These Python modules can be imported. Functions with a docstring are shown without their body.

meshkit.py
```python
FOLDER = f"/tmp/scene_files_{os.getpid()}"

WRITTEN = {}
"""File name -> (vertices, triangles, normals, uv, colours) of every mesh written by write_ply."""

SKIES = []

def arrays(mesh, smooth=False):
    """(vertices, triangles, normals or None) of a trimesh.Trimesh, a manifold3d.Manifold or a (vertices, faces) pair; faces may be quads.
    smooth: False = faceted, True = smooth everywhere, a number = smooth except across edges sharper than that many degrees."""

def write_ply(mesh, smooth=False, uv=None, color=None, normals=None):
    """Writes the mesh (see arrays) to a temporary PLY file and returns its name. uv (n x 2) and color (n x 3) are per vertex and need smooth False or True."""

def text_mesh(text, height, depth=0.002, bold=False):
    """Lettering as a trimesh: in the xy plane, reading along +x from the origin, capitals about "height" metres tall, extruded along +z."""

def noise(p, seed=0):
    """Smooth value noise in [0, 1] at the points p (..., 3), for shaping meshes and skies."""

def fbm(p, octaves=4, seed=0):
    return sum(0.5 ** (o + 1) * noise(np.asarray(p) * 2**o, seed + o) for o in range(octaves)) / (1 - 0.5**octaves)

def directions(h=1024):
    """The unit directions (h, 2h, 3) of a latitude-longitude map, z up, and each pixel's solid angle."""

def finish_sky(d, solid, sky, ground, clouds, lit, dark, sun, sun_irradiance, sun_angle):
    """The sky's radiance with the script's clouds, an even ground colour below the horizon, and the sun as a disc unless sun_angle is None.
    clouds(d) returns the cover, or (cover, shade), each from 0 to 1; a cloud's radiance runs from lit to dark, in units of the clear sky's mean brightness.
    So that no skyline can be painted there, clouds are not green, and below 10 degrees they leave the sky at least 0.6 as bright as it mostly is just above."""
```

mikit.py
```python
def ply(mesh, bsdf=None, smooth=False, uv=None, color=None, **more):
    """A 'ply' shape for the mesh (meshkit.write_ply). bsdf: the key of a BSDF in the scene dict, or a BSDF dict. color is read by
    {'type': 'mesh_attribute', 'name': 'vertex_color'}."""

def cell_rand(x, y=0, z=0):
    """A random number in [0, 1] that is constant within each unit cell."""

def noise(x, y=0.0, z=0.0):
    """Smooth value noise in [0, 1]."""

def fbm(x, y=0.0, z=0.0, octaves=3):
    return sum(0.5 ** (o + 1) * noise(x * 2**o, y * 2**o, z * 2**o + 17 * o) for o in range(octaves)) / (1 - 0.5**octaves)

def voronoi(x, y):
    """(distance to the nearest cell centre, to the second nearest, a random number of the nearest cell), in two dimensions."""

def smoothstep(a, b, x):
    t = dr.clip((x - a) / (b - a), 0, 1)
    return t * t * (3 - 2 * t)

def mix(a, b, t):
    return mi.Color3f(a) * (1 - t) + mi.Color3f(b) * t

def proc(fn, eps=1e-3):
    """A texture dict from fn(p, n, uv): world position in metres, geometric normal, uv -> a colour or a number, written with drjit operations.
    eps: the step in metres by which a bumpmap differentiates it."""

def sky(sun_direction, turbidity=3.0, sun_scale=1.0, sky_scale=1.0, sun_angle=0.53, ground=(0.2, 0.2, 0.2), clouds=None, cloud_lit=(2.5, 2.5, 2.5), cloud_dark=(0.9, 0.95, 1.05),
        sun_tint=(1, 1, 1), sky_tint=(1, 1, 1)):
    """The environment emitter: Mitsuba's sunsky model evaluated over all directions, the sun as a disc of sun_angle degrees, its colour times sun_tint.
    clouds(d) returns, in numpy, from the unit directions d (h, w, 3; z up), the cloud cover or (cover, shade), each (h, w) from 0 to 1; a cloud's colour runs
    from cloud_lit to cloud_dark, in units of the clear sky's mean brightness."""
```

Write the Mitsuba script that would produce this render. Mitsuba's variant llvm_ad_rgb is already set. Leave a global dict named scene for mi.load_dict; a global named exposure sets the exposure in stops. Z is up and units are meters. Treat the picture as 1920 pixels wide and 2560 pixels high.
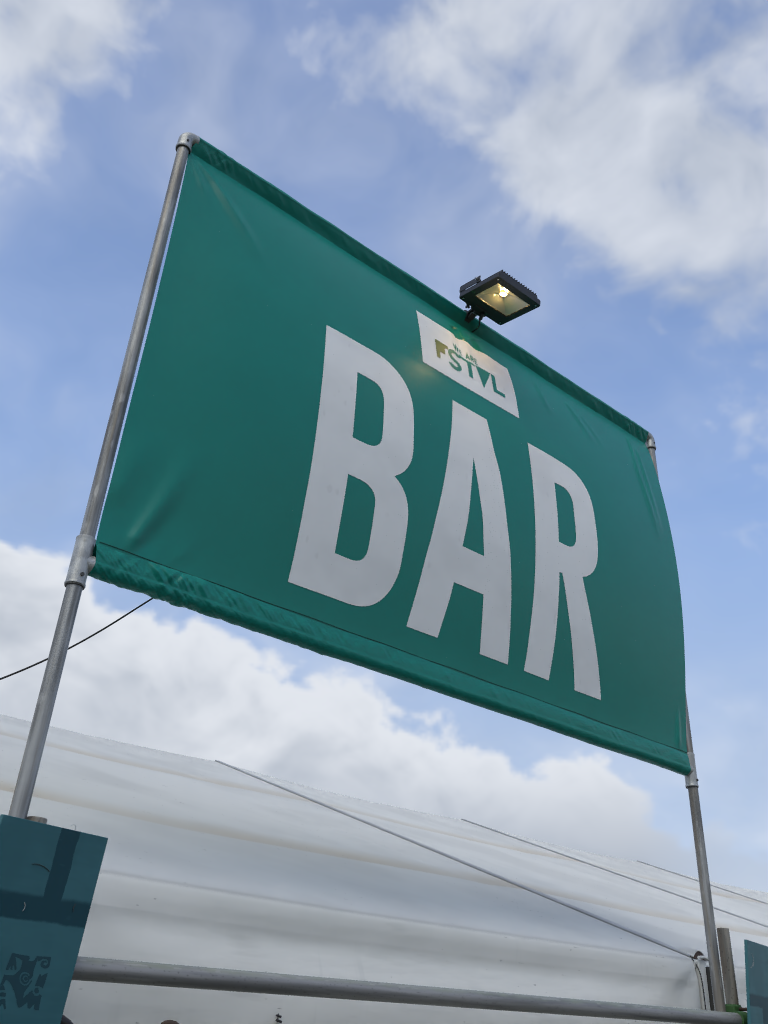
import math
import numpy as np
import trimesh
import manifold3d as m3
import mitsuba as mi
import drjit as dr
import mikit
import meshkit
from mikit import noise, fbm, smoothstep, mix, proc
from shapely.geometry import Polygon, LineString
from shapely.ops import unary_union

T = mi.ScalarTransform4f
scene, labels = {}, {}

# ------------------------------------------------------------------ camera, sky, exposure
EYE = np.array([-0.7038, -2.2512, 1.65])
FORWARD = np.array([0.52939, 0.68158, 0.50517])
UP = np.array([-0.35485, -0.36297, 0.86159])
scene['camera'] = {'type': 'perspective', 'fov': 46.602, 'fov_axis': 'x', 'near_clip': 0.05, 'far_clip': 3000.0,
                   'to_world': T().look_at(origin=EYE.tolist(), target=(EYE + FORWARD).tolist(), up=UP.tolist())}
exposure = 2.86

LOW_AZ = [-180, -150, -120, -90, -60, -35, -12, 5, 12.2, 15, 19.2, 22.4, 27.3, 29.8, 32.5, 36.6, 37.9, 39.2, 42.6, 46.2, 47.6, 49.6, 52.2, 53.7, 56.2, 57.2, 58.9, 61.5, 66, 75, 90, 110, 140, 180]
LOW_EL = [17, 21, 15, 19, 24, 20, 22, 24, 24.6, 25.0, 23.6, 22.9, 22.0, 21.6, 20.4, 20.4, 19.3, 18.3, 17.0, 16.0, 15.1, 15.6, 15.3, 13.8, 11.4, 10.1, 10.8, 9.6, 11, 14, 17, 14, 20, 17]
BLOBS = [(3.5, 53.5, 4.2, 1.1), (0, 59, 7, 1.0), (-9, 52, 8, .8), (6, 47.5, 2.4, .45), (8, 44.5, 1.6, .25), (67, 54, 9, 1.3), (57, 55.5, 6, 1.0), (47, 57, 4.6, .8), (40, 58.5, 4, .6), (31, 56.5, 3.6, .55),
         (63, 47, 4.6, .75), (72, 47, 6, .95), (68, 42, 6, .55), (60, 43, 5, .42), (52, 51.5, 3.5, .4), (95, 48, 14, .9), (60, 72, 12, .8), (-40, 60, 16, .8), (150, 60, 20, .7), (-120, 45, 18, .8), (210, 35, 16, .7)]


def unit(az, el):
    a, e = np.radians([az, el])
    return np.array([np.sin(a) * np.cos(e), np.cos(a) * np.cos(e), np.sin(e)])


def clouds(d):
    def ss(a, b, x):
        t = np.clip((x - a) / (b - a), 0, 1)
        return t * t * (3 - 2 * t)
    az, el = np.degrees(np.arctan2(d[..., 0], d[..., 1])), np.degrees(np.arcsin(np.clip(d[..., 2], -1, 1)))
    warp = np.stack([meshkit.fbm(d * 7, 3, 31), meshkit.fbm(d * 7, 3, 47), meshkit.fbm(d * 7, 3, 59)], -1) - 0.5
    puffs = meshkit.fbm(d * 17 + warp * 1.6, 6, 5) - 0.5
    fine = meshkit.fbm(d * 60 + warp * 4, 4, 71) - 0.5
    soft = meshkit.fbm(d * 5 + warp * 1.2, 5, 11) - 0.5
    # the cumulus bank along the horizon
    depth = np.interp(az, LOW_AZ, LOW_EL) - el + 6.0 * puffs + 2.2 * fine
    low = ss(-0.35, 1.0, depth) * (1 - 0.60 * ss(53, 60, az) * ss(100, 75, az))
    low_shade = 0.80 * ss(0.6, 6.0, depth) * np.clip(0.60 + 1.5 * soft + 1.3 * puffs, 0, 1)
    low_shade = low_shade + (1 - low_shade) * 0.70 * ss(15.5, 8.5, el)
    # thin high cloud in patches
    field = np.zeros(az.shape)
    for a, e, r, amp in BLOBS:
        ang = np.degrees(np.arccos(np.clip(d @ unit(a, e), -1, 1)))
        field += amp * np.exp(-(ang / r) ** 2)
    field = np.minimum(field, 1.5)
    streak = meshkit.fbm(np.stack([d[..., 0] / (d[..., 2] + 0.25), d[..., 1] / (d[..., 2] + 0.25), 0 * az], -1) * 5.5 + warp * 1.5, 6, 23) - 0.5
    high = ss(0.02, 1.62, field + 2.2 * streak + 1.1 * puffs + 0.7 * fine) * np.clip(0.97 + 0.9 * streak, 0.6, 1.0)
    high_shade = np.clip(0.34 + 1.0 * soft - 1.1 * streak - 0.9 * puffs, 0, 0.8)
    veil = (0.17 + 0.24 * ss(-0.18, 0.32, streak + 0.5 * soft)) * (1 - 0.9 * np.exp(-(((az - 68) / 16) ** 2 + ((el - 27) / 11) ** 2))) 
    high = np.maximum(0.88 * high, veil)
    haze = 0.62 * ss(36, 9, el)
    cover = 1 - (1 - low) * (1 - high) * (1 - haze)
    shade = (low * low_shade + (1 - low) * (high * high_shade + (1 - high) * haze)) / np.maximum(cover, 1e-6)
    return cover, shade


scene['sky'] = mikit.sky((-0.50, -0.36, 0.79), turbidity=2.0, sun_scale=0.18, sun_angle=52.0, sky_scale=1.0, ground=(0.075, 0.08, 0.06), clouds=clouds,
                         cloud_lit=(1.34, 1.40, 1.50), cloud_dark=(0.60, 0.70, 0.86), sky_tint=(1.25, 1.02, 0.95), sun_tint=(0.84, 0.97, 1.08))

# ------------------------------------------------------------------ helpers
counts = {}


def key(name, parent=None):
    base = f'{parent}__{name}' if parent else name
    n = counts.get(base, -1) + 1
    counts[base] = n
    return base if n == 0 else f'{base}_{n:03d}'


def add(name, mesh, bsdf, parent=None, smooth=35, **more):
    k = key(name, parent)
    scene[k] = mikit.ply(mesh, bsdf, smooth=smooth, **more)
    return k


def say(k, label=None, category=None, group=None, kind=None):
    labels[k] = {a: b for a, b in dict(label=label, category=category, group=group, kind=kind).items() if b}


def thing(name, label, category, group=None):
    k = key(name)
    say(k, label, category, group)
    return k


def cat(*ms):
    return trimesh.util.concatenate(list(ms))


def frame(t):
    t = np.asarray(t, float) / np.linalg.norm(t)
    a = np.cross(t, [0, 0, 1.0] if abs(t[2]) < 0.9 else [1.0, 0, 0])
    a /= np.linalg.norm(a)
    return t, a, np.cross(t, a)


def tube(points, r, sides=24, caps=True):
    """A round bar along a polyline; r a number or one per point."""
    p = np.asarray(points, float)
    r = np.broadcast_to(np.asarray(r, float), (len(p),))
    t = np.gradient(p, axis=0)
    t /= np.linalg.norm(t, axis=1, keepdims=True)
    _, a, _ = frame(t[0])
    ang = np.arange(sides) * 2 * np.pi / sides
    v = []
    for i in range(len(p)):
        a = a - t[i] * (a @ t[i])
        a /= np.linalg.norm(a)
        b = np.cross(t[i], a)
        v.append(p[i] + r[i] * (np.cos(ang)[:, None] * a + np.sin(ang)[:, None] * b))
    v = np.vstack(v)
    i, j = np.meshgrid(np.arange(len(p) - 1), np.arange(sides), indexing='ij')
    q = np.stack([i * sides + j, i * sides + (j + 1) % sides, (i + 1) * sides + (j + 1) % sides, (i + 1) * sides + j], -1).reshape(-1, 4)
    f = np.vstack([q[:, [0, 1, 2]], q[:, [0, 2, 3]]])
    if caps:
        n = len(v)
        v = np.vstack([v, p[:1], p[-1:]])
        k = np.arange(sides)
        f = np.vstack([f, np.stack([(k + 1) % sides, k, np.full(sides, n)], 1), np.stack([n - 1 - sides + 1 + k, n - sides + (k + 1) % sides, np.full(sides, n + 1)], 1)])
    return trimesh.Trimesh(v, f, process=False)


def pipe(a, b, r, sides=32, hollow_a=False, hollow_b=False, wall=0.0035, bend=0.0, seed=0):
    """A scaffold tube with a slightly rounded rim and, where its end shows, a bore."""
    a, b = np.asarray(a, float), np.asarray(b, float)
    L = np.linalg.norm(b - a)
    n = max(int(L / 0.06), 6)
    s = np.linspace(0, 1, n)
    t, u, w = frame(b - a)
    rng = np.random.default_rng(seed)
    off = bend * np.sin(np.pi * s)[:, None] * (u * rng.normal() + w * rng.normal())
    pts = [a + (b - a) * x + o for x, o in zip(s, off)]
    rr = [r] * n
    pre, pr, post, po = [], [], [], []
    if hollow_a:
        pre = [a + t * 0.08, a + t * 0.002, a, a + t * 0.0015]
        pr = [r - wall, r - wall, r - wall * 0.7, r - 0.0008]
    if hollow_b:
        post = [b - t * 0.0015, b, b - t * 0.002, b - t * 0.08]
        po = [r, r - 0.001, r - wall, r - wall]
        pts[-1] = b - t * 0.003
    P, R = np.array(pre + pts + post), np.array(pr + rr + po)
    ang = np.arange(sides) * 2 * np.pi / sides
    ring = np.cos(ang)[:, None] * u + np.sin(ang)[:, None] * w
    v = (P[:, None] + R[:, None, None] * ring[None]).reshape(-1, 3)
    i, j = np.meshgrid(np.arange(len(P) - 1), np.arange(sides), indexing='ij')
    q = np.stack([i * sides + j, i * sides + (j + 1) % sides, (i + 1) * sides + (j + 1) % sides, (i + 1) * sides + j], -1).reshape(-1, 4)
    m = trimesh.Trimesh(v, np.vstack([q[:, [0, 1, 2]], q[:, [0, 2, 3]]]), process=False)
    caps = []
    for P0, R0, s_ in ((P[0], R[0], -1), (P[-1], R[-1], 1)):
        vv = np.vstack([P0 + R0 * ring, [P0]])
        k = np.arange(sides)
        caps.append(trimesh.Trimesh(vv, np.stack([k, (k + 1) % sides, np.full(sides, sides)], 1), process=False))
    return cat(m, *caps)


def box(size, M=None, bevel=0.002):
    """A box with rounded edges: the hull of eight small spheres."""
    h = np.asarray(size, float) / 2
    bv = min(bevel, h.min() * 0.9)
    s = m3.Manifold.sphere(bv, 12)
    parts = [s.translate([x * (h[0] - bv), y * (h[1] - bv), z * (h[2] - bv)]) for x in (-1, 1) for y in (-1, 1) for z in (-1, 1)]
    o = m3.Manifold.batch_hull(parts).to_mesh()
    m = trimesh.Trimesh(o.vert_properties[:, :3], o.tri_verts, process=False)
    if M is not None:
        m.apply_transform(M)
    return m


def place(o, x, y, z):
    M = np.eye(4)
    M[:3, 0], M[:3, 1], M[:3, 2], M[:3, 3] = x, y, z, o
    return M


def grid_mesh(P):
    """A quad sheet from a grid of points (n, m, 3)."""
    n, m = P.shape[:2]
    i, j = np.meshgrid(np.arange(n - 1), np.arange(m - 1), indexing='ij')
    q = np.stack([i * m + j, (i + 1) * m + j, (i + 1) * m + j + 1, i * m + j + 1], -1).reshape(-1, 4)
    return trimesh.Trimesh(P.reshape(-1, 3), np.vstack([q[:, [0, 1, 2]], q[:, [0, 2, 3]]]), process=False)


def spline(pts, n):
    from scipy.interpolate import CubicSpline
    p = np.asarray(pts, float)
    s = np.concatenate([[0], np.cumsum(np.linalg.norm(np.diff(p, axis=0), axis=1))])
    return CubicSpline(s, p)(np.linspace(0, s[-1], n))


# ------------------------------------------------------------------ materials
def mat(name, color, rough=0.6, **more):
    scene[name] = {'type': 'twosided', 'bsdf': {'type': 'principled', 'base_color': color if isinstance(color, dict) else {'type': 'rgb', 'value': color}, 'roughness': rough, **more}}


def galvanised(p, n, uv):
    spots = noise(p.x * 150, p.y * 150, p.z * 40)
    streak = fbm(p.x * 120, p.y * 120, p.z * 3.5, 3)
    patch = fbm(p.x * 22 + 3, p.y * 22, p.z * 5, 3)
    c = mix((0.115, 0.115, 0.112), (0.33, 0.338, 0.34), smoothstep(0.30, 0.70, 0.5 * streak + 0.5 * patch))
    c = mix(c, (0.185, 0.155, 0.115), 0.6 * smoothstep(0.50, 0.70, fbm(p.x * 60 + 9, p.y * 60, p.z * 2.2, 3)))
    c = mix(c, (0.075, 0.07, 0.065), 0.75 * smoothstep(0.80, 0.92, spots * 0.65 + 0.35 * streak))
    return mix(c, (0.42, 0.42, 0.41), 0.4 * smoothstep(0.78, 0.9, noise(p.x * 90 + 40, p.y * 90, p.z * 18)))


mat('steel_pole', proc(galvanised), 0.46, metallic=0.3, specular=0.5)


def scaffold(p, n, uv):
    along = fbm(p.x * 3.0, p.y * 60, p.z * 60, 4)
    speck = noise(p.x * 160, p.y * 220, p.z * 220)
    c = mix((0.15, 0.15, 0.152), (0.27, 0.268, 0.268), smoothstep(0.3, 0.7, along))
    c = mix(c, (0.06, 0.057, 0.055), 0.4 * smoothstep(0.74, 0.92, speck))
    green = smoothstep(0.25, 0.75, n.z + 0.35 * (noise(p.x * 24, p.y * 30, p.z * 30) - 0.5)) * (0.35 + 0.5 * noise(p.x * 30, 7.0, 3.0))
    c = mix(c, (0.22, 0.24, 0.19), green)
    scuff = smoothstep(0.62, 0.75, noise(p.x * 45, p.y * 160, p.z * 160)) * smoothstep(0.45, 0.65, n.z) * smoothstep(0.92, 0.75, n.z)
    return mix(c, (0.33, 0.33, 0.31), 0.5 * scuff)


mat('steel_scaffold', proc(scaffold), 0.5, metallic=0.25, specular=0.5)


def standard(p, n, uv):
    rust = fbm(p.x * 70, p.y * 70, p.z * 5, 4)
    c = mix((0.14, 0.135, 0.12), (0.27, 0.25, 0.215), smoothstep(0.3, 0.7, rust))
    c = mix(c, (0.16, 0.105, 0.06), 0.5 * smoothstep(0.5, 0.68, fbm(p.x * 40 + 5, p.y * 40, p.z * 3, 3)))
    return mix(c, (0.05, 0.045, 0.04), 0.6 * smoothstep(0.75, 0.9, noise(p.x * 200, p.y * 200, p.z * 90)))


mat('steel_standard', proc(standard), 0.6, metallic=0.15)
mat('cast_fitting', proc(lambda p, n, uv: mix(mix((0.30, 0.305, 0.30), (0.42, 0.43, 0.425), smoothstep(0.3, 0.7, fbm(p.x * 35, p.y * 35, p.z * 35, 4))), (0.09, 0.085, 0.075), 0.45 * smoothstep(0.72, 0.9, noise(p.x * 90, p.y * 90, p.z * 60) * 0.6 + 0.4 * fbm(p.x * 25, p.y * 25, p.z * 25, 3)))), 0.42, metallic=0.4)
mat('dark_steel', proc(lambda p, n, uv: mix((0.035, 0.036, 0.036), (0.075, 0.073, 0.068), fbm(p.x * 60, p.y * 60, p.z * 12, 3))), 0.5, metallic=0.2)


def cloth_green(p, n, uv):
    weave = noise(p.x * 700, p.y * 700, p.z * 700) - 0.5
    mottled = fbm(p.x * 6, p.y * 6, p.z * 6, 3) - 0.5
    c = mi.Color3f(0.0060, 0.194, 0.158) * (1 + 0.10 * weave + 0.10 * mottled)
    return c


scene['green_fabric'] = {'type': 'twosided', 'bsdf': {'type': 'principled', 'base_color': proc(cloth_green), 'roughness': 0.32, 'specular': 0.28}}


def ink(p, n, uv):
    c = mix((0.76, 0.775, 0.785), (0.70, 0.715, 0.725), smoothstep(0.4, 0.75, fbm(p.x * 5, p.y * 5, p.z * 5, 4)))
    smear = smoothstep(0.72, 0.9, noise(p.x * 60, p.y * 60, p.z * 25)) * smoothstep(0.55, 0.7, fbm(p.x * 8 + 4, p.y * 8, p.z * 8, 3))
    return mix(c, (0.45, 0.45, 0.46), 0.2 * smear)


mat('white_print', proc(ink), 0.5, specular=0.25)
mat('green_print', (0.0060, 0.190, 0.146), 0.5, specular=0.45)
mat('olive_print', (0.105, 0.155, 0.055), 0.5, specular=0.45)
mat('stitch_thread', (0.008, 0.07, 0.055), 0.8)


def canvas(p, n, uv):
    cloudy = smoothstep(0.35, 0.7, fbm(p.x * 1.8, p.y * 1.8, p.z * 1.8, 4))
    # light balance put into the colour: slope darkened, upright wall lightened
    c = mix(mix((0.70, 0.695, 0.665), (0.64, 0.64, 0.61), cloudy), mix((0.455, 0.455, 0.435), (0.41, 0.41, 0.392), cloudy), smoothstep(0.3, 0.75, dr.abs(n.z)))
    # tan bands from the purlin lines up the slope, running along the tent
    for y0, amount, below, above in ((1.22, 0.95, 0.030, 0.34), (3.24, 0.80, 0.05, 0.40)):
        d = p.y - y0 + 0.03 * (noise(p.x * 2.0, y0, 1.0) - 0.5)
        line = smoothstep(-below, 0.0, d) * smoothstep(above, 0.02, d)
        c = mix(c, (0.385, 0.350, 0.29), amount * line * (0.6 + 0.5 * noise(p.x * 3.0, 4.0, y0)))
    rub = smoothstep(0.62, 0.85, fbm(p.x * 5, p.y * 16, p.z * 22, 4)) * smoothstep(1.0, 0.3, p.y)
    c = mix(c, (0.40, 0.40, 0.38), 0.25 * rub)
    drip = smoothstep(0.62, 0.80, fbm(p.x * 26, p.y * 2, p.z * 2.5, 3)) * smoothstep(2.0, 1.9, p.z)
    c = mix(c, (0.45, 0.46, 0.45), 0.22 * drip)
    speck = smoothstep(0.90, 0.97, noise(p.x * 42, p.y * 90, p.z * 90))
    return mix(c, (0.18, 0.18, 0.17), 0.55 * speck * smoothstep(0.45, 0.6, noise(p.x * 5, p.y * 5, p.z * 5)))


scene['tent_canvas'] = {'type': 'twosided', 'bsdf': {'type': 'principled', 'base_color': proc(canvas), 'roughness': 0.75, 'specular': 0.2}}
mat('aluminium', proc(lambda p, n, uv: mix((0.33, 0.33, 0.32), (0.50, 0.50, 0.49), fbm(p.x * 8, p.y * 8, p.z * 8, 3))), 0.4, metallic=0.5)
mat('keder_black', (0.045, 0.047, 0.045), 0.6)
mat('rust_brown', proc(lambda p, n, uv: mix((0.028, 0.017, 0.012), (0.065, 0.036, 0.022), fbm(p.x * 70, p.y * 70, p.z * 70, 4))), 0.75)
mat('black_plastic', (0.022, 0.021, 0.024), 0.45)
mat('black_cable', (0.016, 0.015, 0.015), 0.5)
mat('black_paint', proc(lambda p, n, uv: mix((0.013, 0.012, 0.013), (0.030, 0.028, 0.030), fbm(p.x * 50, p.y * 50, p.z * 50, 3))), 0.38, specular=0.5)
mat('zinc', (0.55, 0.56, 0.58), 0.3, metallic=0.85)
mat('green_coupler', proc(lambda p, n, uv: mix((0.03, 0.085, 0.025), (0.055, 0.14, 0.04), fbm(p.x * 60, p.y * 60, p.z * 60, 3))), 0.7)
mat('bristle_pale', (0.35, 0.38, 0.38), 0.6)
mat('bristle_dark', (0.03, 0.035, 0.035), 0.6)
mat('earth', proc(lambda p, n, uv: mix((0.05, 0.062, 0.028), (0.105, 0.09, 0.06), smoothstep(0.35, 0.65, fbm(p.x * 0.7, p.y * 0.7, 0.0, 4)))), 0.95)

# ------------------------------------------------------------------ ground
add('ground', grid_mesh(np.stack(np.meshgrid(np.linspace(-900, 900, 3), np.linspace(-900, 900, 3), [0.0], indexing='ij'), -1)[:, :, 0]), 'earth', smooth=False)
say('ground', 'trodden grass and earth of the festival field', None, kind='structure')

# ------------------------------------------------------------------ marquee tent behind the sign
EAVE_Y, EAVE_Z, RIDGE_Y, RIDGE_Z = 0.25, 2.006, 4.838, 3.655
SLOPE = (RIDGE_Z - EAVE_Z) / (RIDGE_Y - EAVE_Y)
BAYS = [-2.888 + 3.0 * i for i in range(6)]
tent = thing('marquee_tent', 'large dirty white marquee roof and side wall behind the green sign', 'tent')


def wall_y(x, z, x0, x1):
    """Front face of a wall panel: gathered at the eave, slack between the legs."""
    u = (x - x0) / (x1 - x0)
    mid = np.sin(np.pi * np.clip(u, 0, 1)) ** 0.55
    drop = EAVE_Z - z
    corner = EAVE_Y - 0.027 * np.clip(drop / 0.09, 0, 1) ** 0.6 + 0.004 * np.clip((drop - 0.09) / 0.2, 0, 1)
    hollow = 0.026 * np.exp(-((drop - 0.115) / 0.060) ** 2) - 0.018 * np.exp(-((drop - 0.27) / 0.10) ** 2) - 0.018 * np.clip((drop - 0.2) / 0.4, 0, 1)
    waves = 0.012 * (meshkit.fbm(np.stack([x * 2.6 + drop * 3.0, drop * 3.2, 0 * x], -1), 3, 3) - 0.5) * np.clip(drop / 0.12, 0, 1)
    creases = 0.0028 * (meshkit.fbm(np.stack([x * 5.0 + drop * 9.0, drop * 16.0 - x * 2.0, 0 * x], -1), 4, 9) - 0.5) * np.clip(drop / 0.06, 0, 1)
    pull = np.zeros_like(x)
    for xc, s in ((x1, -1), (x0, 1)):
        r = s * (x - xc)
        for ang, amp, w in ((0.45, -0.006, 0.06), (0.75, 0.009, 0.08), (1.10, -0.006, 0.08), (1.40, 0.008, 0.06)):
            q = r * math.sin(ang) - drop * math.cos(ang)
            t = r * math.cos(ang) + drop * math.sin(ang)
            pull += amp * np.exp(-(q / (w * (0.35 + 1.2 * np.clip(t, 0, 1)))) ** 2) * np.clip(t / 0.08, 0, 1) * np.exp(-(t / 0.42) ** 2)
    return corner + mid * hollow + waves + creases + pull


def roof_z(x, y, x0, x1):
    u = np.clip((x - x0) / (x1 - x0), 0, 1)
    v = np.clip((y - EAVE_Y) / (RIDGE_Y - EAVE_Y), 0, 1)
    sag = 0.034 * np.sin(np.pi * u) ** 0.8 * (0.35 + 0.65 * v)
    # the cloth hangs between eave, two purlins and ridge, and is creased over them
    k = np.interp(y, [EAVE_Y, 1.22, 3.24, RIDGE_Y], [0, 1, 2, 3])
    hang = 0.003 * np.sin(np.pi * (k % 1.0)) * np.sin(np.pi * u) ** 0.5
    fold = 0.008 * (meshkit.fbm(np.stack([u * 2.2 + v * 2.0, v * 5.0 - u * 3.0, 0 * x + x0], -1), 4, 17) - 0.5) * np.sin(np.pi * u) ** 0.3
    diag = 0.006 * np.exp(-(((1 - u) * 3.0 - (v * 4.0) * 0.28 - 0.10) / 0.10) ** 2) * np.clip(v * 6, 0, 1)
    return EAVE_Z + SLOPE * (y - EAVE_Y) - sag - hang + fold - diag


for i in range(5):
    x0, x1 = BAYS[i], BAYS[i + 1]
    ex = 0.045
    # roof: one cloth with the eave rolled over into the wall's top edge
    xs = np.linspace(x0 + ex, x1 - ex, 130)
    ys = EAVE_Y + (RIDGE_Y - EAVE_Y) * np.linspace(0, 1, 170) ** 1.5
    X, Y = np.meshgrid(xs, ys, indexing='ij')
    top = np.stack([X, Y, roof_z(X, Y, x0, x1)], -1)
    drops = np.concatenate([np.linspace(0.30, 0.0, 110)[:-1] ** 1.0])
    drops = np.concatenate([np.linspace(EAVE_Z - 0.02, 0.45, 60)[:-1], np.linspace(0.45, 0.0, 150)[:-1]])
    X2, D = np.meshgrid(xs, drops, indexing='ij')
    wy = wall_y(X2, EAVE_Z - D, x0, x1)
    base = roof_z(xs, np.full_like(xs, EAVE_Y), x0, x1)[:, None]
    wz = base - D
    low = np.stack([X2, wy, wz], -1)
    n_low = low.shape[1]
    P = np.concatenate([low, top], 1)
    # round the roll-over by smoothing across it
    for _ in range(22):
        a, b = n_low - 16, n_low + 10
        P[:, a:b] = 0.25 * P[:, a - 1:b - 1] + 0.5 * P[:, a:b] + 0.25 * P[:, a + 1:b + 1]
    cut = n_low
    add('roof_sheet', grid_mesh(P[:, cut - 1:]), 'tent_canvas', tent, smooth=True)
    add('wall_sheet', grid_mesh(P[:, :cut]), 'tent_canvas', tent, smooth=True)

# the far slope hangs from the same ridge
for i in range(5):
    x0, x1 = BAYS[i], BAYS[i + 1]
    X, Y = np.meshgrid(np.linspace(x0 + 0.045, x1 - 0.045, 60), np.linspace(RIDGE_Y, EAVE_Y, 40), indexing='ij')
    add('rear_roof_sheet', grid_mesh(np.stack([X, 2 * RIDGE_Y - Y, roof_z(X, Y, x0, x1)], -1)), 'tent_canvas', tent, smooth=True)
up_dir = np.array([0, RIDGE_Y - EAVE_Y, RIDGE_Z - EAVE_Z])
LEN = np.linalg.norm(up_dir)
up_dir = up_dir / LEN
nrm = np.array([0, -up_dir[2], up_dir[1]])
for i, xr in enumerate(BAYS):
    o = np.array([xr, EAVE_Y, EAVE_Z])
    M = place(o + up_dir * (LEN / 2 - 0.0) - nrm * 0.022, [1, 0, 0], up_dir, nrm)
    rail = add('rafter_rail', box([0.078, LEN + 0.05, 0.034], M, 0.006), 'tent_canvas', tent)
    for s in (-1, 1):
        add('keder_edge', tube([o + up_dir * 0.02 + nrm * 0.001 + [s * 0.0155, 0, 0], o + up_dir * (LEN + 0.02) + nrm * 0.001 + [s * 0.0155, 0, 0]], 0.0060, 10), 'aluminium', rail)
    add('keder_groove', box([0.019, LEN + 0.02, 0.007], place(o + up_dir * (LEN / 2) - nrm * 0.0045, [1, 0, 0], up_dir, nrm), 0.002), 'keder_black', rail)
    if i in (2, 3, 4, 5):
        # the leg below: a white sleeve with a dark keder line each side, in front of a dark post
        curve = np.array([[xr - 0.040, EAVE_Y + 0.004, EAVE_Z + 0.006], [xr - 0.036, 0.236, 1.985], [xr - 0.030, 0.224, 1.955], [xr - 0.027, 0.219, 1.92], [xr - 0.026, 0.217, 1.86], [xr - 0.026, 0.217, 1.75], [xr - 0.026, 0.217, 0.3]])
        c = spline(curve, 90)
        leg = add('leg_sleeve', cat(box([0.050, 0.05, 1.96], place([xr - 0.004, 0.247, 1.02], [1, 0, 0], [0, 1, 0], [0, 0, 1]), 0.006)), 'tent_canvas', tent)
        add('keder_line', tube(c, 0.0024, 8), 'keder_black', leg)
        add('sleeve_hem', tube([[xr - 0.036, 0.216, 2.006], [xr + 0.0, 0.214, 2.010], [xr + 0.04, 0.216, 2.004]], 0.007, 10), 'tent_canvas', leg)
        add('leg_post', box([0.052, 0.06, 1.97], place([xr + 0.048, 0.228, 0.99], [1, 0, 0], [0, 1, 0], [0, 0, 1]), 0.004), 'dark_steel', tent)

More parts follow.
